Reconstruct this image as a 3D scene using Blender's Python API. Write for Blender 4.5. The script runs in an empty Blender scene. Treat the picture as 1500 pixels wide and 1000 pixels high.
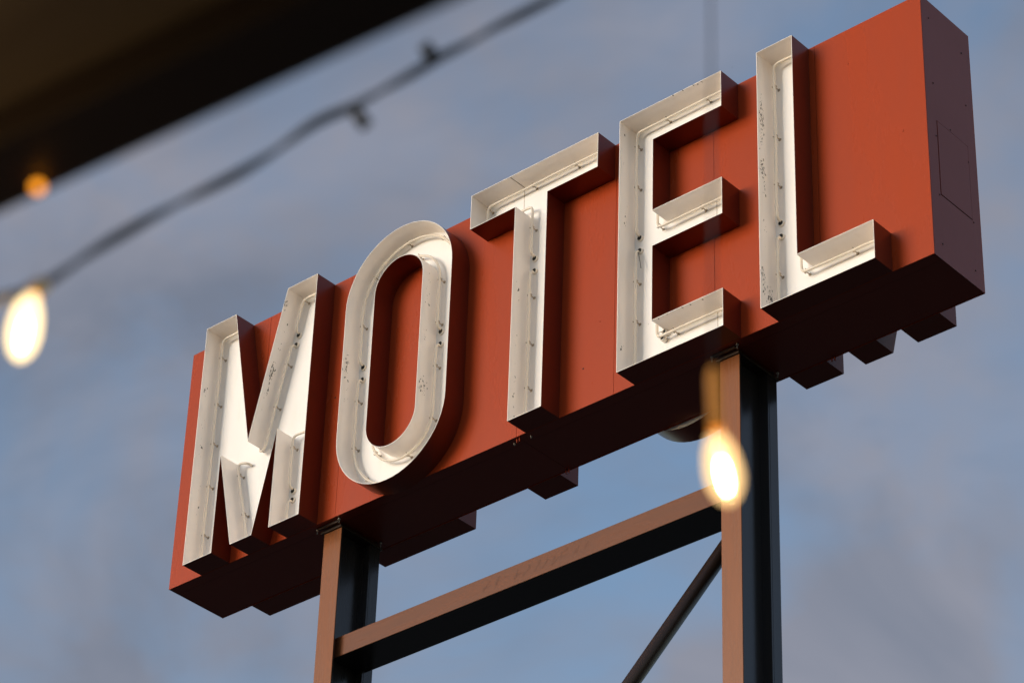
import bpy, bmesh, math, random
from mathutils import Vector, Matrix
from mathutils.geometry import tessellate_polygon

S = bpy.context.scene
COL = S.collection
R = math.radians
random.seed(7)

# ------------------------------------------------------------------ camera
cam_d = bpy.data.cameras.new('camera')
cam = bpy.data.objects.new('camera', cam_d)
COL.objects.link(cam)
S.camera = cam
CAM = Vector((13.17855792, -11.27648215, -9.55490261))
rot = Matrix(((0.75226923, 0.65812767, 0.0309673),
              (0.34803035, -0.43684437, 0.82948289),
              (0.55943353, -0.6132169, -0.55767299))).transposed()
cam.matrix_world = Matrix.Translation(CAM) @ rot.to_4x4()
cam_d.sensor_fit = 'HORIZONTAL'
cam_d.sensor_width = 36.0
cam_d.lens = 36.0 * 4489.237 / 1500.0
cam_d.clip_start = 0.05
cam_d.clip_end = 6000
cam_d.dof.use_dof = True
view = rot @ Vector((0, 0, -1))
cam_d.dof.focus_distance = (Vector((3.2, -0.12, 0.9)) - CAM).dot(view)
cam_d.dof.aperture_fstop = 4.0
cam_d.dof.aperture_blades = 9

# ------------------------------------------------------------------ world: dusk sky with thin cloud
SUN_EL, SUN_AZ = R(11.5), R(211)          # azimuth clockwise from +Y
w = bpy.data.worlds.new('World')
S.world = w
w.use_nodes = True
nt = w.node_tree
bg = nt.nodes['Background']
bg.inputs['Strength'].default_value = 0.073
sky = nt.nodes.new('ShaderNodeTexSky')
sky.sky_type = 'NISHITA'
sky.sun_disc = False
sky.sun_elevation = SUN_EL
sky.sun_rotation = SUN_AZ
sky.air_density = 1.0
sky.dust_density = 0.6
sky.ozone_density = 1.6
tc = nt.nodes.new('ShaderNodeTexCoord')
mp = nt.nodes.new('ShaderNodeMapping')
mp.inputs['Scale'].default_value = (8.0, 8.0, 12.0)
mp.inputs['Location'].default_value = (1.3, 0.4, 2.1)
nt.links.new(tc.outputs['Generated'], mp.inputs['Vector'])
n1 = nt.nodes.new('ShaderNodeTexNoise')
n1.inputs['Scale'].default_value = 1.0
n1.inputs['Detail'].default_value = 5.0
n1.inputs['Roughness'].default_value = 0.5
n1.inputs['Distortion'].default_value = 0.4
nt.links.new(mp.outputs['Vector'], n1.inputs['Vector'])
cr = nt.nodes.new('ShaderNodeValToRGB')
cr.color_ramp.elements[0].position = 0.34
cr.color_ramp.elements[0].color = (0.12, 0.12, 0.12, 1)
cr.color_ramp.elements[1].position = 0.60
cr.color_ramp.elements[1].color = (0.9, 0.9, 0.9, 1)
nt.links.new(n1.outputs['Fac'], cr.inputs['Fac'])
mx = nt.nodes.new('ShaderNodeMix')
mx.data_type = 'RGBA'
sx = nt.nodes.new('ShaderNodeSeparateXYZ')
nt.links.new(tc.outputs['Generated'], sx.inputs[0])
hz = nt.nodes.new('ShaderNodeMapRange')      # the cloud deck ends in a clear strip above the horizon all round
hz.inputs['From Min'].default_value = 0.0
hz.inputs['From Max'].default_value = 0.15
hz.inputs['To Min'].default_value = 0.0
hz.inputs['To Max'].default_value = 1.0
nt.links.new(sx.outputs['Z'], hz.inputs['Value'])
mxx = nt.nodes.new('ShaderNodeMath')
mxx.operation = 'MULTIPLY'
nt.links.new(cr.outputs['Color'], mxx.inputs[0])
nt.links.new(hz.outputs['Result'], mxx.inputs[1])
nt.links.new(mxx.outputs[0], mx.inputs['Factor'])
nt.links.new(sky.outputs['Color'], mx.inputs['A'])
n2 = nt.nodes.new('ShaderNodeTexNoise')       # thicker slate banks and paler thin parts within the cloud
n2.inputs['Scale'].default_value = 0.8
n2.inputs['Detail'].default_value = 4.0
n2.inputs['Roughness'].default_value = 0.55
n2.inputs['Distortion'].default_value = 0.6
mp2 = nt.nodes.new('ShaderNodeMapping')
mp2.inputs['Scale'].default_value = (9.0, 9.0, 15.0)
mp2.inputs['Location'].default_value = (4.7, 1.9, 0.6)
nt.links.new(tc.outputs['Generated'], mp2.inputs['Vector'])
nt.links.new(mp2.outputs['Vector'], n2.inputs['Vector'])
c2 = nt.nodes.new('ShaderNodeValToRGB')
c2.color_ramp.elements[0].position = 0.36
c2.color_ramp.elements[0].color = (0.78, 0.87, 1.12, 1)
c2.color_ramp.elements[1].position = 0.64
c2.color_ramp.elements[1].color = (1.26, 1.26, 1.48, 1)
nt.links.new(n2.outputs['Fac'], c2.inputs['Fac'])
nt.links.new(c2.outputs['Color'], mx.inputs['B'])
nt.links.new(mx.outputs['Result'], bg.inputs['Color'])

# ------------------------------------------------------------------ sun: low, soft, front left
sd = bpy.data.lights.new('sun', 'SUN')
sd.energy = 0.84
sd.angle = R(33)
sd.color = (1.0, 0.90, 0.78)
sun = bpy.data.objects.new('sun', sd)
COL.objects.link(sun)
to_sun = Vector((math.sin(SUN_AZ) * math.cos(SUN_EL), math.cos(SUN_AZ) * math.cos(SUN_EL), math.sin(SUN_EL)))
sun.rotation_euler = to_sun.to_track_quat('Z', 'Y').to_euler()
sun.location = (-10, -20, 10)

S.view_settings.view_transform = 'Standard'
S.view_settings.look = 'None'
S.view_settings.gamma = 1
S.view_settings.exposure = 1.7
S.view_settings.use_curve_mapping = False
S.render.engine = 'CYCLES'
S.cycles.use_denoising = True
S.cycles.max_bounces = 16
S.cycles.diffuse_bounces = 12


# ================================================================== materials
def nodes(m):
    m.use_nodes = True
    return m.node_tree, m.node_tree.nodes, m.node_tree.links


def paint(name, base, dark, rough=0.45, scale=3.0, amount=0.5, stretch=(1, 1, 1), bump=0.02, fine=60.0,
          spec=0.5, lo=0.42, hi=0.7):
    """painted sheet metal: base colour with weathering of its own and a fine orange-peel relief"""
    m = bpy.data.materials.new(name)
    t, N, L = nodes(m)
    b = N['Principled BSDF']
    tcn = N.new('ShaderNodeTexCoord')
    mpn = N.new('ShaderNodeMapping')
    mpn.inputs['Scale'].default_value = stretch
    L.new(tcn.outputs['Object'], mpn.inputs['Vector'])
    a = N.new('ShaderNodeTexNoise')
    a.inputs['Scale'].default_value = scale
    a.inputs['Detail'].default_value = 6
    a.inputs['Roughness'].default_value = 0.6
    L.new(mpn.outputs['Vector'], a.inputs['Vector'])
    r = N.new('ShaderNodeMapRange')
    r.inputs['From Min'].default_value = lo
    r.inputs['From Max'].default_value = hi
    r.inputs['To Max'].default_value = amount
    L.new(a.outputs['Fac'], r.inputs['Value'])
    x = N.new('ShaderNodeMix')
    x.data_type = 'RGBA'
    x.inputs['A'].default_value = (*base, 1)
    x.inputs['B'].default_value = (*dark, 1)
    L.new(r.outputs['Result'], x.inputs['Factor'])
    L.new(x.outputs['Result'], b.inputs['Base Color'])
    rr = N.new('ShaderNodeMapRange')
    rr.inputs['To Min'].default_value = rough - 0.07
    rr.inputs['To Max'].default_value = rough + 0.12
    L.new(a.outputs['Fac'], rr.inputs['Value'])
    L.new(rr.outputs['Result'], b.inputs['Roughness'])
    b.inputs['Specular IOR Level'].default_value = spec
    f = N.new('ShaderNodeTexNoise')
    f.inputs['Scale'].default_value = fine
    f.inputs['Detail'].default_value = 2
    L.new(tcn.outputs['Object'], f.inputs['Vector'])
    bp = N.new('ShaderNodeBump')
    bp.inputs['Strength'].default_value = bump * 5
    bp.inputs['Distance'].default_value = 0.002
    L.new(f.outputs['Fac'], bp.inputs['Height'])
    L.new(bp.outputs['Normal'], b.inputs['Normal'])
    return m


def plain(name, col, rough=0.5, metal=0.0):
    m = bpy.data.materials.new(name)
    t, N, L = nodes(m)
    b = N['Principled BSDF']
    b.inputs['Base Color'].default_value = (*col, 1)
    b.inputs['Roughness'].default_value = rough
    b.inputs['Metallic'].default_value = metal
    return m


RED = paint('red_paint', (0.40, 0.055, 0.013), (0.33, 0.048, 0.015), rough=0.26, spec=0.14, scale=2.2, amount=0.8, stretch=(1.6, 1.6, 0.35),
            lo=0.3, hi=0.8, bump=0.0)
SHADE_RED = paint('shaded_red_paint', (0.25, 0.036, 0.014), (0.21, 0.034, 0.016), rough=0.30, spec=0.35, scale=2.0, amount=0.6,
             lo=0.25, hi=0.85, bump=0.008)  # cabinet red darkened: shade of the ends and underside put into the colour
RETURN = paint('shaded_return_red', (0.20, 0.034, 0.014), (0.17, 0.031, 0.015), rough=0.30, spec=0.3, scale=2.0,
               amount=0.5, lo=0.25, hi=0.85, bump=0.008)  # same red again, darkened to deepen the shade on the letter sides
WHITE = paint('white_enamel', (0.94, 0.875, 0.815), (0.68, 0.52, 0.37), rough=0.42, scale=4.0, amount=0.25,
              stretch=(3, 3, 0.5), lo=0.55, hi=0.85)
PAN = paint('white_pan_enamel', (0.88, 0.865, 0.85), (0.70, 0.58, 0.44), rough=0.45, spec=0.2, scale=3.2, amount=0.22,
            stretch=(2.5, 2.5, 0.6), lo=0.55, hi=0.85)
BROWN = paint('brown_post_paint', (0.25, 0.088, 0.033), (0.19, 0.072, 0.031), rough=0.24, spec=0.18, scale=5.0, amount=0.6,
              stretch=(5, 5, 0.35))
BRACE = paint('dark_bronze_paint', (0.036, 0.018, 0.011), (0.028, 0.015, 0.010), rough=0.35, scale=5, amount=0.6)
BROWN2 = paint('brown_beam_paint', (0.165, 0.058, 0.024), (0.125, 0.047, 0.022), rough=0.26, spec=0.16, scale=4.0, amount=0.6,
               stretch=(0.5, 4, 4))
BLACKP = paint('black_frame_paint', (0.022, 0.020, 0.020), (0.035, 0.028, 0.025), rough=0.2, spec=0.5, scale=6, amount=0.4, stretch=(4, 4, 0.4))
FADED = paint('faded_lettering_paint', (0.132, 0.047, 0.020), (0.15, 0.053, 0.022), rough=0.28, spec=0.16, scale=30)
DARK = plain('dark_void_metal', (0.02, 0.012, 0.010), 0.7)
CHIP = plain('bare_rusty_metal', (0.10, 0.092, 0.085), 0.8)
TUBE = plain('neon_tube_glass', (0.74, 0.67, 0.57), 0.2)
CLIP = plain('tube_clip_metal', (0.42, 0.36, 0.29), 0.4, 0.3)
PORC = plain('electrode_porcelain', (0.75, 0.70, 0.62), 0.3)
HOLE = plain('electrode_bore', (0.010, 0.009, 0.008), 0.8)
STEEL = plain('zinc_bolt', (0.45, 0.42, 0.38), 0.4, 0.8)
SEAM = plain('seam_sealant', (0.30, 0.24, 0.17), 0.7)
RUBBER = plain('black_cable_rubber', (0.03, 0.032, 0.038), 0.5)
SOCK = plain('black_socket_plastic', (0.015, 0.014, 0.014), 0.5)
BRASS = plain('brass_bulb_cap', (0.65, 0.38, 0.12), 0.35, 0.9)


def emit(name, col, strength):
    m = bpy.data.materials.new(name)
    t, N, L = nodes(m)
    b = N['Principled BSDF']
    b.inputs['Base Color'].default_value = (*col, 1)
    b.inputs['Emission Color'].default_value = (*col, 1)
    b.inputs['Emission Strength'].default_value = strength
    return m


SOCKGLOW = emit('amber_socket_glow', (0.55, 0.20, 0.015), 0.12)  # socket glows by itself, standing in for the bulb's light on it
FIL = emit('bulb_filament_glow', (1.0, 0.72, 0.40), 60.0)


def glass_glow(name, col, strength, clear):
    """thin amber bulb glass lit from inside: part clear, part glowing"""
    m = bpy.data.materials.new(name)
    t, N, L = nodes(m)
    o = N['Material Output']
    N.remove(N['Principled BSDF'])
    tr = N.new('ShaderNodeBsdfTransparent')
    tr.inputs['Color'].default_value = (1.0, 0.86, 0.62, 1)
    em = N.new('ShaderNodeEmission')
    em.inputs['Color'].default_value = (*col, 1)
    em.inputs['Strength'].default_value = strength
    gl = N.new('ShaderNodeBsdfGlossy')
    gl.inputs['Roughness'].default_value = 0.05
    m1 = N.new('ShaderNodeMixShader')
    m1.inputs[0].default_value = clear
    L.new(em.outputs[0], m1.inputs[1])
    L.new(tr.outputs[0], m1.inputs[2])
    m2 = N.new('ShaderNodeMixShader')
    m2.inputs[0].default_value = 0.05
    L.new(m1.outputs[0], m2.inputs[1])
    L.new(gl.outputs[0], m2.inputs[2])
    L.new(m2.outputs[0], o.inputs['Surface'])
    return m


GLOWW = glass_glow('bright_bulb_glass', (1.0, 0.76, 0.42), 1.1, 0.45)
GLOW = glass_glow('amber_bulb_glass', (1.0, 0.66, 0.30), 0.9, 0.62)
AMBER = glass_glow('deep_amber_bulb_glass', (1.0, 0.34, 0.02), 0.9, 0.3)

GROUND = paint('asphalt', (0.03, 0.029, 0.028), (0.022, 0.021, 0.020), rough=0.85, scale=0.4, amount=0.8,
               bump=0.1, fine=18)
SOFFIT = paint('brown_soffit_boards', (0.28, 0.22, 0.14), (0.2, 0.15, 0.095), rough=0.6, scale=2.0, amount=0.7,
               stretch=(0.4, 6, 6))
BEAMM = paint('black_fascia_paint', (0.05, 0.034, 0.024), (0.035, 0.026, 0.02), rough=0.5, scale=3.0, amount=0.5)
ROOFM = paint('roof_felt', (0.06, 0.058, 0.055), (0.04, 0.04, 0.04), rough=0.9, scale=3.0, amount=0.6)
WALLM = paint('stucco_wall', (0.32, 0.27, 0.21), (0.24, 0.2, 0.16), rough=0.9, scale=2.0, amount=0.5, bump=0.1)


# ================================================================== helpers
def link(name, bm, mats, parent=None, smooth=False, recalc=True):
    if recalc:
        bmesh.ops.recalc_face_normals(bm, faces=bm.faces)
    me = bpy.data.meshes.new(name)
    bm.to_mesh(me)
    bm.free()
    for m in (mats if isinstance(mats, (list, tuple)) else [mats]):
        me.materials.append(m)
    if smooth:
        for p in me.polygons:
            p.use_smooth = True
    o = bpy.data.objects.new(name, me)
    COL.objects.link(o)
    if parent is not None:
        o.parent = parent
        o.matrix_parent_inverse = parent.matrix_world.inverted()
    return o


def empty(name, loc, label, cat, group=None):
    o = bpy.data.objects.new(name, None)
    COL.objects.link(o)
    o.location = loc
    o.empty_display_size = 0.1
    o.matrix_world = Matrix.Translation(loc)
    o['label'] = label
    o['category'] = cat
    if group:
        o['group'] = group
    return o


def box(bm, x0, x1, y0, y1, z0, z1, bevel=0.0, mi=0):
    r = bmesh.ops.create_cube(bm, size=1.0)
    vs = r['verts']
    for v in vs:
        v.co = Vector(((x0 + x1) / 2 + v.co.x * (x1 - x0), (y0 + y1) / 2 + v.co.y * (y1 - y0),
                       (z0 + z1) / 2 + v.co.z * (z1 - z0)))
    fs = {f for v in vs for f in v.link_faces}
    for f in fs:
        f.material_index = mi
    if bevel:
        es = {e for f in fs for e in f.edges}
        bmesh.ops.bevel(bm, geom=list(es), offset=bevel, segments=2, affect='EDGES', profile=0.5)


def tube(bm, pts, r, seg=8, cap=True, mi=0):
    pts = [Vector(p) for p in pts]
    n = len(pts)
    rings = []
    t0 = (pts[1] - pts[0]).normalized()
    ref = Vector((0, 0, 1)) if abs(t0.z) < 0.9 else Vector((1, 0, 0))
    u = t0.cross(ref).normalized()
    for i in range(n):
        if i == 0:
            t = pts[1] - pts[0]
        elif i == n - 1:
            t = pts[-1] - pts[-2]
        else:
            t = pts[i + 1] - pts[i - 1]
        t.normalize()
        u = (u - t * u.dot(t)).normalized()
        v = t.cross(u)
        rr = r[i] if isinstance(r, (list, tuple)) else r
        rings.append([bm.verts.new(pts[i] + (u * math.cos(a) + v * math.sin(a)) * rr)
                      for a in (2 * math.pi * k / seg for k in range(seg))])
    for i in range(n - 1):
        for k in range(seg):
            f = bm.faces.new((rings[i][k], rings[i][(k + 1) % seg], rings[i + 1][(k + 1) % seg], rings[i + 1][k]))
            f.smooth = True
            f.material_index = mi
    if cap:
        for rg in (rings[0][::-1], rings[-1]):
            f = bm.faces.new(rg)
            f.material_index = mi


def lathe_axis(bm, p0, axis, prof, seg=24, mi=0):
    """prof: (distance along axis, radius)"""
    axis = Vector(axis).normalized()
    pts = [Vector(p0) + axis * s for s, r in prof]
    tube(bm, pts, [max(r, 0.0004) for s, r in prof], seg, True, mi)


def offset_loop(P, d):
    """shift a closed loop to its left by d with mitred corners"""
    n = len(P)
    out = []
    for i in range(n):
        a, b, c = Vector(P[i - 1]), Vector(P[i]), Vector(P[(i + 1) % n])
        e1, e2 = (b - a).normalized(), (c - b).normalized()
        n1, n2 = Vector((-e1.y, e1.x)), Vector((-e2.y, e2.x))
        k = 1 + n1.dot(n2)
        out.append(b + (n1 + n2) * (d / max(k, 0.12)))
    return out


# ================================================================== the setting
bm = bmesh.new()
GZ = -11.155
rings = []
for rad in (0.0, 12, 40, 150, 600, 3000):
    rings.append([bm.verts.new((5 + rad * math.cos(a), rad * math.sin(a), GZ)) for a in
                  (2 * math.pi * k / 48 for k in range(48))] if rad else [bm.verts.new((5, 0, GZ))])
for k in range(48):
    bm.faces.new((rings[0][0], rings[1][k], rings[1][(k + 1) % 48]))
for i in range(1, 5):
    for k in range(48):
        bm.faces.new((rings[i][k], rings[i + 1][k], rings[i + 1][(k + 1) % 48], rings[i][(k + 1) % 48]))
g = link('ground', bm, GROUND, recalc=False)
g['kind'] = 'structure'

# ------------------------------------------------------------------ the sign
W, H, D, DEP = 5.908, 1.8, 0.482, 0.164
sign = empty('motel_sign', (W / 2, D / 2, 0), 'long red cabinet sign with white open channel letters MOTEL on two steel posts', 'sign')
NP, PW = 8, W / 8
TH = 0.003

bm = bmesh.new()
box(bm, 0.006, W - 0.006, 0.006, D - 0.006, 0.006, H - 0.006)
link('cabinet_core', bm, DARK, sign)
for k in range(NP):
    for side in (0, 1):
        bm = bmesh.new()
        x0, x1 = k * PW + (0.0013 if k else 0), (k + 1) * PW - (0.0013 if k < NP - 1 else 0)
        off = random.uniform(-0.0006, 0.0006)
        if side == 0:
            box(bm, x0, x1, off, 0.005, 0, H)
        else:
            box(bm, x0, x1, D - 0.005, D + off, 0, H)
        link('face_panel', bm, RED, sign)
for k in range(4):
    x0, x1 = k * 2 * PW + 0.0015, (k + 1) * 2 * PW - 0.0015
    bm = bmesh.new()
    box(bm, x0, x1, 0.0065, 0.080, 0.0006, 0.005)
    link('bottom_lip', bm, SHADE_RED, sign)
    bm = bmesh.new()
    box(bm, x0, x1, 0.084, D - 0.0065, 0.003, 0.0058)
    link('bottom_panel', bm, SHADE_RED, sign)
    bm = bmesh.new()
    box(bm, x0, x1, 0.0065, D - 0.0065, H - 0.005, H - 0.0006)
    link('top_panel', bm, RED, sign)


def end_panel(x_in, x_out, hatch):
    bm = bmesh.new()
    y0, y1, z0, z1 = 0.0065, D - 0.0065, 0.0006, H - 0.0006
    if not hatch:
        box(bm, min(x_in, x_out), max(x_in, x_out), y0, y1, z0, z1)
    else:
        hy0, hy1, hz0, hz1 = 0.096, 0.402, 0.444, 0.955
        box(bm, x_in, x_out, y0, hy0, z0, z1)
        box(bm, x_in, x_out, hy1, y1, z0, z1)
        box(bm, x_in, x_out, hy0 + 1e-4, hy1 - 1e-4, z0, hz0)
        box(bm, x_in, x_out, hy0 + 1e-4, hy1 - 1e-4, hz1, z1)
    p = link('end_panel', bm, SHADE_RED, sign)
    if hatch:
        bm = bmesh.new()
        box(bm, x_in, x_out + 0.0015, hy0 + 0.006, hy1 - 0.004, hz0 + 0.006, hz1 - 0.004)
        link('access_hatch', bm, SHADE_RED, p)
        for (y, z) in ((.084, 1.208), (.075, 1.67), (.396, 1.62), (.396, .841), (.412, .436), (.084, .436), (.084, .838),
                       (.398, .106), (.087, .109), (.231, .968), (.41, 1.25)):
            bm = bmesh.new()
            lathe_axis(bm, (x_out - 0.001, y, z), (1, 0, 0), ((0, .0048), (.003, .0048), (.004, .003)), 10)
            link('screw', bm, HOLE, p)


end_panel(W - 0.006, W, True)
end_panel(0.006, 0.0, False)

# small joint plates and a stub under the cabinet seams
for (x, y) in ((2.954, 0.014), (2.954, 0.46), (4.90, 0.465)):
    for s in (-1, 1):
        bm = bmesh.new()
        box(bm, x + s * 0.010 - 0.002, x + s * 0.010 + 0.002, y, y + 0.012, -0.026, -0.0005)
        link('joint_tab', bm, RED, sign)
for x in (2.90, 3.03):
    bm = bmesh.new()
    lathe_axis(bm, (x, 0.045, -0.0003), (0, 0, -1), ((0, .007), (.006, .007), (.008, .004), (.016, .004)), 8)
    link('bolt', bm, STEEL, sign)


# ------------------------------------------------------------------ channel letters
def letter_shapes():
    m = [(.298, 0), (.555, 0), (.556, .714), (.722, 0), (.911, 0), (1.065, .715), (1.062, 0), (1.323, 0),
         (1.323, H), (1.054, H), (.801, .737), (.576, H), (.298, H)]
    t = [(2.656, 1.543), (3.025, 1.543), (3.025, 0), (3.284, 0), (3.284, 1.543), (3.680, 1.543), (3.680, H), (2.656, H)]
    e = [(3.848, 0), (4.614, 0), (4.614, .252), (4.105, .252), (4.105, .768), (4.614, .768), (4.614, 1.025),
         (4.105, 1.025), (4.105, 1.541), (4.614, 1.541), (4.614, H), (3.848, H)]
    l = [(4.873, 0), (5.639, 0), (5.639, .253), (5.129, .253), (5.129, H), (4.873, H)]

    def stadium(cx, rx, z0, z1, n=28):
        P = []
        for k in range(n + 1):
            a = math.pi * k / n
            P.append((cx + rx * math.cos(a), z1 - rx + rx * math.sin(a)))
        for k in range(n + 1):
            a = math.pi + math.pi * k / n
            P.append((cx + rx * math.cos(a), z0 + rx + rx * math.sin(a)))
        return P
    o = [stadium(2.0625, .4525, -.034, 1.838), stadium(2.0650, .2045, .212, 1.60)[::-1]]
    return {'M': [m], 'O': o, 'T': [t], 'E': [e], 'L': [l]}


SH = letter_shapes()
ELEC = {'M': [((1.047, 1.521), (1.031, 1.432)), ((1.112, .32), (1.113, .237))],
        'O': [((2.314, 1.005), (2.316, .917)), ((1.668, 1.009), (1.666, .926))],
        'T': [((3.076, 1.206), (3.076, 1.116))],
        'E': [((3.898, 1.004), (3.898, .913))],
        'L': [((4.922, .641), (4.923, .554))]}
WT = 0.003     # sheet thickness of the letter returns
PANY = 0.014   # pan stands this far off the cabinet face


def build_letter(ch, back=False):
    loops = SH[ch]

    def V(p, y):     # y: distance out from the cabinet face
        if back:
            return Vector((W - p[0], D + y, p[1]))
        return Vector((p[0], -y, p[1]))
    bm = bmesh.new()
    smooth = ch == 'O'
    inner_loops = []
    for P in loops:
        Q = offset_loop(P, WT)
        inner_loops.append(Q)
        n = len(P)

        def strip(A, ya, B, yb, mi):
            if smooth:
                va = [bm.verts.new(V(a, ya)) for a in A]
                vb = [bm.verts.new(V(b, yb)) for b in B]
            for i in range(n):
                j = (i + 1) % n
                if smooth:
                    f = bm.faces.new((va[i], va[j], vb[j], vb[i]))
                    f.smooth = True
                else:
                    f = bm.faces.new([bm.verts.new(c) for c in (V(A[i], ya), V(A[j], ya), V(B[j], yb), V(B[i], yb))])
                f.material_index = mi
        strip(P, 0.0015, P, DEP, 0)            # red outside
        strip(P, DEP, Q, DEP, 1)               # cream rim
        strip(Q, DEP, Q, PANY, 1)              # white inside
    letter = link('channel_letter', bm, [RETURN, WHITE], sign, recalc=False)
    letter['label'] = ('rear letter ' if back else 'front letter ') + ch
    # pan
    bm = bmesh.new()
    flat = [p for Q in inner_loops for p in Q]
    tri = tessellate_polygon([[Vector((p[0], p[1], 0)) for p in Q] for Q in inner_loops])
    vs = [bm.verts.new(V(p, PANY)) for p in flat]
    for a in tri:
        f = bm.faces.new([vs[i] for i in a])
    bmesh.ops.recalc_face_normals(bm, faces=bm.faces)
    ext = bmesh.ops.extrude_face_region(bm, geom=list(bm.faces))
    for v in ext['geom']:
        if isinstance(v, bmesh.types.BMVert):
            v.co.y += (-0.006 if back else 0.006)
    link('letter_pan', bm, PAN, letter)
    return letter, V


def neon(ch, letter, V):
    gap = [e for e in ELEC[ch]]
    strokes = {'M': [([(.346, .05), (.346, 1.748), (.53, 1.748)], 0), ([(1.27, 1.748), (1.098, 1.748), (1.045, 1.525)], 2),
                     ([(1.022, 1.430), (.862, .755), (.850, .70), (.827, .672), (.802, .69), (.795, .725)], 1),
                     ([(.70, .655), (.612, .685), (.622, .63), (.764, .04)], 0),
                     ([(1.22, .69), (1.108, .70), (1.108, .325)], 2), ([(1.108, .232), (1.108, .04)], 1)]}
    for li, P in enumerate(strokes.get(ch, SH[ch])):
        ends = (0, 1, 2)
        if ch in strokes:
            P, e = P
            ends = {0: (), 1: (0,), 2: (1,)}[e]
            raw = []
            for i in range(len(P) - 1):
                a_, b_ = Vector(P[i]), Vector(P[i + 1])
                k = max(1, int((b_ - a_).length / 0.02))
                raw += [a_.lerp(b_, q / k) for q in range(k)]
            raw.append(Vector(P[-1]))
            for _ in range(3):
                raw = [raw[0]] + [(raw[i - 1] + raw[i] * 2 + raw[i + 1]) / 4 for i in range(1, len(raw) - 1)] + [raw[-1]]
            lay_tubes(letter, V, [raw], ends)
            continue
        Q = offset_loop(P, 0.048)
        # resample
        pts = []
        n = len(Q)
        for i in range(n):
            a, b = Q[i], Q[(i + 1) % n]
            k = max(1, int((b - a).length / 0.02))
            for s in range(k):
                pts.append(a.lerp(b, s / k))
        for _ in range(3):
            pts = [(pts[i - 1] + pts[i] * 2 + pts[(i + 1) % len(pts)]) / 4 for i in range(len(pts))]
        N = len(pts)
        cuts = []
        for (e0, e1) in gap:
            e0, e1 = Vector(e0), Vector(e1)
            mid = (e0 + e1) / 2
            near = min(range(N), key=lambda i: (pts[i] - mid).length)
            if (pts[near] - mid).length > 0.05:
                continue
            cuts.append((near, (e0 - e1).length / 2))
        runs = []
        keep = [True] * N
        for i in range(N):
            for (c, h) in cuts:
                if (pts[i] - pts[c]).length < h:
                    keep[i] = False
        if not cuts:
            keep[0] = False
        start = next(i for i in range(N) if not keep[i])
        cur = []
        for q in range(N + 1):
            i = (start + q) % N
            if keep[i]:
                cur.append(pts[i])
            elif len(cur) > 4:
                runs.append(cur)
                cur = []
            else:
                cur = []
        if len(cur) > 4:
            runs.append(cur)
        lay_tubes(letter, V, runs, (0, 1) if cuts else ())


def lay_tubes(letter, V, runs, ends):
    TY = 0.058
    for run in runs:
        if len(run) > 4:
            path = [V(run[0], PANY + 0.004), V(run[0], TY - 0.012)] + \
                   [V(p, TY + 0.002 * math.sin(i * 0.15)) for i, p in enumerate(run[1:-1])] + \
                   [V(run[-1], TY - 0.012), V(run[-1], PANY + 0.004)]
            bm = bmesh.new()
            tube(bm, path, 0.0085, 8)
            link('neon_tube', bm, TUBE, letter)
            for k_, (p, q) in enumerate(((run[0], run[2]), (run[-1], run[-3]))):
                if k_ not in ends:
                    continue
                bm = bmesh.new()
                c = p + (p - q).normalized() * 0.014
                o = V(c, PANY + 0.001)
                d = V(c, 1) - V(c, 0)
                lathe_axis(bm, o, d, ((0, .020), (.010, .020), (.012, .0165)), 14, 0)
                lathe_axis(bm, o, d, ((.0121, .0155), (.0135, .015)), 14, 1)
                link('electrode', bm, [PORC, HOLE], letter)
            # standoff clips
            L_ = 0.0
            nxt = random.uniform(0.12, 0.25)
            for i in range(1, len(run) - 1):
                L_ += (run[i] - run[i - 1]).length
                if L_ > nxt:
                    nxt = L_ + random.uniform(0.26, 0.36)
                    t = (run[i + 1] - run[i - 1]).normalized()
                    nn = Vector((-t.y, t.x))
                    bm = bmesh.new()
                    tube(bm, [V(run[i], PANY), V(run[i], TY - 0.004)], 0.004, 6)
                    tube(bm, [V(run[i] - nn * 0.013, TY + 0.006), V(run[i] - nn * 0.012, TY - 0.008),
                              V(run[i] + nn * 0.012, TY - 0.008), V(run[i] + nn * 0.013, TY + 0.006)], 0.003, 6)
                    bmesh.ops.create_circle(bm, cap_ends=True, segments=8, radius=0.011,
                                            matrix=Matrix.Translation(V(run[i], PANY + 0.001)) @ Matrix.Rotation(R(90), 4, 'X'))
                    link('tube_clip', bm, CLIP, letter)


def chips(letter, groups):
    """bare flecks where the enamel has come off the returns: (centre, u axis, v axis, normal, su, sv, count)"""
    bm = bmesh.new()
    for (c, u, v, nrm, su, sv, cnt) in groups:
        c, u, v, nrm = Vector(c), Vector(u).normalized(), Vector(v).normalized(), Vector(nrm).normalized()
        for _ in range(int(cnt * 1.7)):
            p = c + u * random.gauss(0, su) + v * random.gauss(0, sv) + nrm * random.uniform(0.0005, 0.0009)
            rad = random.choice((.002, .003, .003, .004, .006, .008))
            k = random.randint(5, 8)
            ph = random.random() * 6
            el = random.uniform(0.35, 0.8)
            a0 = random.gauss(0, 0.35)
            ring = []
            for i in range(k):
                a = ph + 2 * math.pi * i / k
                rr = rad * random.uniform(0.45, 1.15)
                x, y = rr * math.cos(a) * el, rr * math.sin(a) * 1.5
                ring.append(bm.verts.new(p + u * (x * math.cos(a0) - y * math.sin(a0)) + v * (x * math.sin(a0) + y * math.cos(a0))))
            bm.faces.new(ring)
    o = link('paint_chips', bm, CHIP, letter, recalc=False)
    o['kind'] = 'stuff'


LET = {}
for ch in 'MOTEL':
    LET[ch] = build_letter(ch)
    neon(ch, *LET[ch])
for ch in 'MOTEL':
    build_letter(ch, True)

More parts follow.
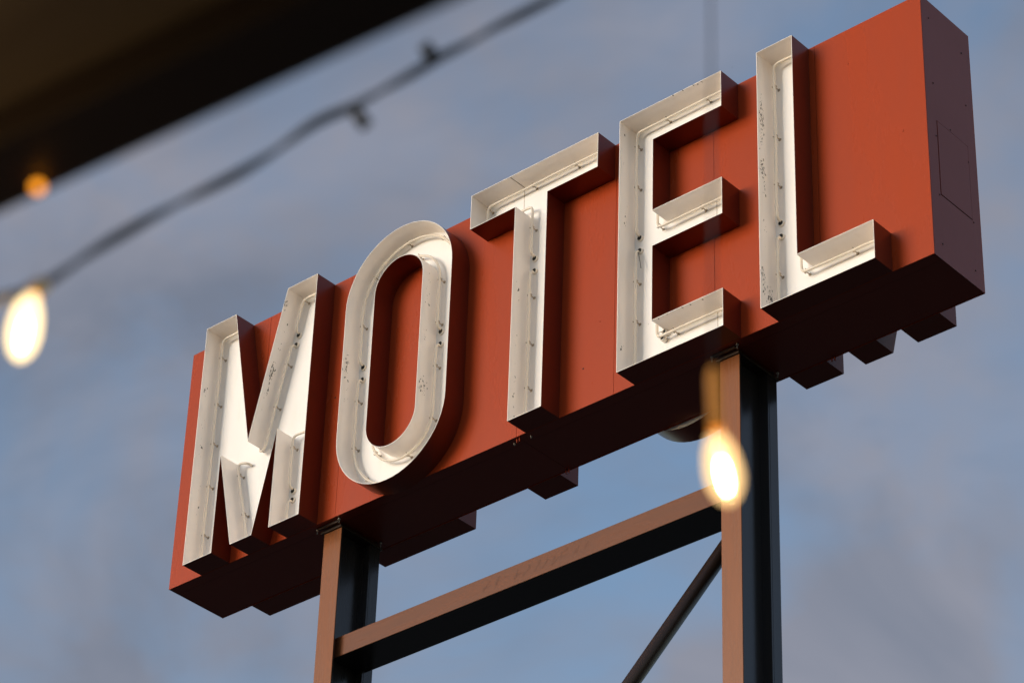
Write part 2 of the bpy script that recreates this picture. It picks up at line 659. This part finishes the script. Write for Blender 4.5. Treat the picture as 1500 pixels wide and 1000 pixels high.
X, Y, Z = (1, 0, 0), (0, 1, 0), (0, 0, 1)
def left_wall(x, z, dy, cnt, sv=0.05, su=0.010):
    return ((x + WT, -DEP + dy, z), Y, Z, X, su, sv, cnt)
chips(LET['L'][0], [left_wall(4.873, 1.42, .030, 10), left_wall(4.873, 1.33, .040, 26, .05), left_wall(4.873, 1.20, .035, 9),
                    left_wall(4.873, .97, .035, 26, .04), left_wall(4.873, .86, .045, 8), left_wall(4.873, .58, .05, 4),
                    left_wall(4.873, .21, .03, 18, .04), left_wall(4.873, .13, .09, 30, .03, .018)])
chips(LET['E'][0], [left_wall(3.848, 1.1, .06, 5, .06), left_wall(3.848, .2, .05, 4, .03), left_wall(3.848, 1.6, .05, 2),
                    ((4.25, -DEP + .012, 0.252 - WT), X, Y, (0, 0, -1), .12, .004, 7),
                    ((4.4, -DEP + .01, H - WT), X, Y, (0, 0, -1), .2, .004, 5)])
chips(LET['T'][0], [left_wall(3.025, .9, .05, 5, .25), left_wall(3.025, .3, .05, 5, .12)])
vd = Vector((1.054 - .801, 0, H - .737)).normalized()
vn = Vector((vd.z, 0, -vd.x))
def vwall(s, dy, cnt, sv=.05):
    c = Vector((.801, -DEP + dy, .737)) + vd * s + vn * WT
    return (tuple(c), Y, tuple(vd), tuple(vn), .010, sv, cnt)
chips(LET['M'][0], [vwall(.50, .045, 30, .05), vwall(.40, .05, 8), vwall(.98, .012, 8, .02), vwall(.7, .06, 3),
                    left_wall(.298, 1.33, .035, 8, .03), left_wall(.298, .95, .05, 6, .1), left_wall(.298, .5, .07, 4, .1)])
chips(LET['O'][0], [left_wall(1.610, 1.0, .03, 14, .05), left_wall(1.610, .8, .05, 5, .06), left_wall(2.2695, .57, .06, 20, .035, .02),
                    left_wall(2.2695, .95, .05, 5), left_wall(2.2695, 1.25, .05, 8, .06)])

# scattered flecks and the riveted seams of the pans, screws on the face
bm = bmesh.new()
for (x0, x1, z0, z1, y) in ((2.962, 2.965, 1.55, 1.79, -PANY - .0008), (4.46, 4.463, .78, 1.02, -PANY - .0008),
                            (4.46, 4.463, .01, .24, -PANY - .0008)):
    box(bm, x0, x1, y, -PANY + .001, z0, z1)
box(bm, 2.970, 2.975, -DEP + .002, -PANY, H - WT - .0012, H - WT + .001)
link('pan_seam', bm, SEAM, sign)
for (x, z) in ((3.46, .27), (3.58, .55), (4.2, .7), (1.40, .9), (5.4, 1.55), (5.75, .9)):
    bm = bmesh.new()
    lathe_axis(bm, (x, 0.0004, z), (0, -1, 0), ((0, .006), (.002, .006), (.003, .003)), 8)
    link('screw', bm, HOLE if x < 3.5 else RED, sign)
# loose wire hanging in the E
bm = bmesh.new()
tube(bm, [(3.898, -.03, .90), (3.91, -.05, .86), (3.925, -.055, .80), (3.93, -.052, .75)], .0022, 6)
link('loose_wire', bm, RUBBER, LET['E'][0])
# small lamp holder at the E's bottom arm
bm = bmesh.new()
for (x, z) in ((4.10, .238), (4.085, .20)):
    lathe_axis(bm, (x, -PANY - .001, z), (0, -1, 0), ((0, .018), (.03, .018), (.031, .012)), 12, 0)
    lathe_axis(bm, (x, -PANY - .033, z), (0, -1, 0), ((0, .011), (.002, .010)), 12, 1)
tube(bm, [(4.10, -.045, .238), (4.075, -.06, .235), (4.07, -.06, .20), (4.085, -.045, .20)], .003, 6, mi=0)
link('electrode', bm, [PORC, HOLE], LET['E'][0])

# ------------------------------------------------------------------ the steel frame under the sign
frame = empty('sign_frame', (2.94, .245, GZ), 'brown steel frame of two tall posts carrying the red sign', 'frame')
FY0, FY1 = .073, .420
for (x0, x1, lab) in ((1.320, 1.467, 'left post'), (4.407, 4.543, 'right post')):
    xc = (x0 + x1) / 2
    bm = bmesh.new()
    box(bm, x0, x1, FY0 + .005, FY0 + .016, GZ, -.036, .0015)         # front flange
    box(bm, xc - .010, xc + .010, FY0 + .016, .330, GZ, -.036)        # web
    box(bm, x0, x1, .330, .342, GZ, -.036, .0015)                     # rear flange
    p = link('post', bm, BLACKP, frame)
    p['label'] = lab
    bm = bmesh.new()
    box(bm, x0, x1, FY0, FY0 + .0045, GZ + .13, -.037, .0012)
    link('front_plate', bm, BROWN, p)
    bm = bmesh.new()
    box(bm, x0 + .001, x1 - .001, .3445, FY1, GZ, -.036, .002)
    link('rear_channel', bm, BLACKP, p)
    bm = bmesh.new()
    box(bm, x0 - .02, x1 + .004, FY0 - .012, FY1 + .02, -.034, -.018, .001)
    link('cap_plate', bm, BRACE, p)
    for yy in (FY0 - .040, FY0 + .300):
        bm = bmesh.new()
        box(bm, x0 - .02, x1 + .004, yy, yy + .012, -.018, -.002)
        link('bearing_bar', bm, BRACE, p)
    for (bx, by) in ((x0 - .035, .045), (x1 + .02, .030), (x0 - .035, FY1 - .02), (x1 + .02, FY1 - .02)):
        bm = bmesh.new()
        lathe_axis(bm, (bx, by, -.001), (0, 0, -1), ((0, .009), (.008, .009), (.0085, .004), (.034, .004)), 6)
        link('bolt', bm, STEEL, p)
    bm = bmesh.new()
    box(bm, x0 - .25, x1 + .25, FY0 - .25, FY1 + .25, GZ + .002, GZ + .12, .01)
    link('footing', bm, WALLM, p)
bm = bmesh.new()
box(bm, 1.467 - .062, 4.407 + .058, .1245, .374, -.912, -.777, .003)
beam = link('cross_beam', bm, BLACKP, frame)
bm = bmesh.new()
box(bm, 1.467 - .060, 4.407 + .056, .120, .124, -.911, -.778, .001)
link('front_plate', bm, BROWN2, beam)
bm = bmesh.new()      # ghost of painted-out lettering on the beam
random.seed(3)
xx = 2.62
for k in range(11):
    pts = []
    for i in range(random.randint(4, 7)):
        a = random.uniform(0, 6.28) if i else 0
        pts.append((xx + .035 + .03 * math.cos(a + i), .1196, -.842 + .032 * math.sin(a * 1.3 + i)))
    for i in range(len(pts) - 1):
        a, b = Vector(pts[i]), Vector(pts[i + 1])
        t = (b - a).normalized()
        n_ = Vector((-t.z, 0, t.x)) * random.uniform(.002, .005)
        dy = Vector((0, -.0001 * i - .00002 * k, 0))
        bm.faces.new([bm.verts.new(p + dy) for p in (a - n_, b - n_, b + n_, a + n_)])
    xx += random.uniform(.065, .085)
link('faded_lettering', bm, FADED, beam, recalc=False)['kind'] = 'stuff'
bm = bmesh.new()
bx0, bz0 = 4.419, -1.003
sl = (1.157 - 1.735) / (3.645 - 4.262)
tube(bm, [(4.44, .245, -1.157 + (4.44 - 4.262) * sl), (1.44, .245, -1.157 + (1.44 - 4.262) * sl)], .045, 20)
link('brace', bm, BRACE, frame)

# ------------------------------------------------------------------ building eave over the viewer
bld = empty('motel_building', (11.5, -12.0, GZ), 'dark eave of a building at the top left corner, out of focus', 'building')
ang = math.atan2(.08009895, .99678692)
EZ = -7.755
RM = Matrix.Translation((11.41, -9.765, EZ)) @ Matrix.Rotation(ang, 4, 'Z')


def bbox(name, x0, x1, y0, y1, z0, z1, mat, parent=bld, bevel=0.0):
    bm = bmesh.new()
    box(bm, x0, x1, y0, y1, z0, z1, bevel)
    bmesh.ops.transform(bm, matrix=RM, verts=bm.verts)
    return link(name, bm, mat, parent)


bbox('edge_beam', -6, 6, -.085, 0, 0, .20, BEAMM, bevel=.004)
bbox('gutter', -6, 6, .001, .02, .06, .20, BEAMM)
for k in range(24):
    bbox('soffit_board', -6, 6, -.0865 - (k + 1) * .14 + .003, -.0865 - k * .14, .045, .065, SOFFIT)
bbox('roof', -6.05, 6.05, -3.6, .022, .2015, .30, ROOFM)
bbox('wall', -6, 6, -3.6, -3.42, GZ - EZ + .002, .044, WALLM)

# ------------------------------------------------------------------ string lights
def smooth_path(P, sub=6):
    P = [Vector(p) for p in P]
    out = []
    for i in range(len(P) - 1):
        p0, p1, p2, p3 = P[max(i - 1, 0)], P[i], P[i + 1], P[min(i + 2, len(P) - 1)]
        for s in range(sub):
            t = s / sub
            out.append(.5 * ((2 * p1) + (p2 - p0) * t + (2 * p0 - 5 * p1 + 4 * p2 - p3) * t * t + (3 * p1 - p0 - 3 * p2 + p3) * t ** 3))
    out.append(P[-1])
    return out


CAB = [(10.8512, -9.7416, -7.7701), (10.8831, -9.6496, -7.6976), (10.8991, -9.6105, -7.6653), (10.9095, -9.5831, -7.6458),
       (10.9215, -9.5622, -7.6231), (10.929, -9.552, -7.6088), (10.9498, -9.5242, -7.5708), (10.9703, -9.495, -7.5353),
       (10.9911, -9.4652, -7.501), (11.012, -9.4344, -7.4686), (11.0339, -9.4039, -7.4357), (11.0583, -9.3753, -7.3997),
       (11.085, -9.3487, -7.3606), (11.0992, -9.332, -7.3412), (11.1151, -9.3098, -7.3212), (11.1309, -9.2919, -7.3006),
       (11.1528, -9.2678, -7.2729), (11.1679, -9.252, -7.254), (11.1835, -9.2366, -7.2346), (11.206, -9.2119, -7.2083),
       (11.23, -9.1885, -7.1803), (11.2615, -9.1558, -7.1456), (11.3305, -9.09, -7.0728), (11.419, -9.0126, -6.9856),
       (11.5581, -8.8964, -6.8634)]
st = empty('string_light', CAB[4], 'slack black cable across the sky below the eave with a glowing bulb at left', 'string light',
           'string lights')
path = smooth_path(CAB, 6)
for strand in (0, 1):
    bm = bmesh.new()
    pts = []
    s = 0.0
    for i, p in enumerate(path):
        if i:
            s += (p - path[i - 1]).length
        t = (path[min(i + 1, len(path) - 1)] - path[max(i - 1, 0)]).normalized()
        u = t.cross(Vector((0, 0, 1))).normalized()
        v = u.cross(t)
        a = s / .30 * 2 * math.pi + strand * math.pi
        pts.append(p + (u * math.cos(a) + v * math.sin(a)) * .0030)
    tube(bm, pts, .0034, 8)
    link('cable', bm, RUBBER, st)


def bulb(parent, top, bottom, rad, glass, fil=True):
    top, bottom = Vector(top), Vector(bottom)
    ax = (bottom - top)
    L = ax.length
    bm = bmesh.new()
    prof = [(0, .42), (.05, .50), (.12, .66), (.24, .84), (.38, .95), (.52, 1.0), (.66, .98), (.78, .86), (.88, .66), (.95, .42), (1, .06)]
    lathe_axis(bm, top, ax, [(a * L, b * rad) for a, b in prof], 28)
    b = link('bulb', bm, glass, parent, smooth=True)
    if fil:
        bm = bmesh.new()
        pr = [(.36, .03), (.39, .13), (.46, .20), (.56, .23), (.66, .23), (.74, .20), (.80, .10), (.82, .03)]
        lathe_axis(bm, top, ax, [(a * L, c * rad) for a, c in pr], 16)
        link('filament', bm, FIL, b, smooth=True)
    return b


def socket(parent, a, b, r=.012, mat=None):
    bm = bmesh.new()
    a, b = Vector(a), Vector(b)
    L = (b - a).length
    lathe_axis(bm, a, b - a, ((0, r * .55), (.15 * L, r * .9), (.3 * L, r), (.85 * L, r), (L, r * 1.08)), 16)
    return link('socket', bm, mat or SOCK, parent)


socket(st, (10.9159, -9.5658, -7.6264), (10.9112, -9.5796, -7.6465), .010, BRASS)
bulb(st, (10.9105, -9.5790, -7.6472), (10.8865, -9.5644, -7.7177), .0178, GLOWW)
socket(st, (11.117, -9.3069, -7.3244), (11.1254, -9.2942, -7.3442), .0085)
socket(st, (11.1809, -9.2428, -7.2435), (11.1776, -9.2573, -7.2258), .0085)

# pendant bulb on its own cord from the cable above
pd = empty('pendant_bulb', (11.419, -9.0126, -6.99), 'glowing bulb hanging on a cord in front of the right post', 'light bulb', 'string lights')
bm = bmesh.new()
tube(bm, [(11.419, -9.0126, -6.9856), (11.4192, -9.0128, -7.3), (11.419, -9.0126, -7.665)], .0016, 8)
link('cord', bm, RUBBER, pd)
socket(pd, (11.419, -9.0126, -7.66), (11.4175, -9.006, -7.738), .0075, SOCKGLOW)
bulb(pd, (11.4175, -9.006, -7.744), (11.4035, -8.9640, -7.8095), .0205, GLOW)

# small amber bulb at the outer edge of the eave, and an unseen one added to brighten the soffit
eb = empty('eave_bulb', (11.195, -9.8015, -7.7553), 'small amber bulb glowing on the dark eave edge at far left', 'light bulb')
socket(eb, (11.195, -9.8015, -7.7553), (11.195, -9.8015, -7.758), .005)
bulb(eb, (11.195, -9.8015, -7.7582), (11.1955, -9.8030, -7.7685), .0058, AMBER, False)
sb = empty('eave_bulb', (10.9, -10.35, -7.71), 'amber bulb added on a short cord out of view at left to brighten the soffit', 'light bulb')
bm = bmesh.new()
tube(bm, [(10.9, -10.35, -7.712), (10.9, -10.35, -7.90)], .002, 8)
link('cord', bm, RUBBER, sb)
socket(sb, (10.9, -10.35, -7.90), (10.9, -10.35, -7.93), .010)
bulb(sb, (10.9, -10.35, -7.93), (10.9, -10.35, -8.005), .0205, GLOW)
ld = bpy.data.lights.new('soffit_fill_light', 'POINT')  # added fill light for the soffit boards
ld.energy = 0.7
ld.color = (1.0, 0.62, 0.30)
ld.shadow_soft_size = 0.006
lo = bpy.data.objects.new('soffit_fill_light', ld)
COL.objects.link(lo)
lo.location = (10.9, -10.35, -8.03)
lo.parent = sb
lo.matrix_parent_inverse = sb.matrix_world.inverted()
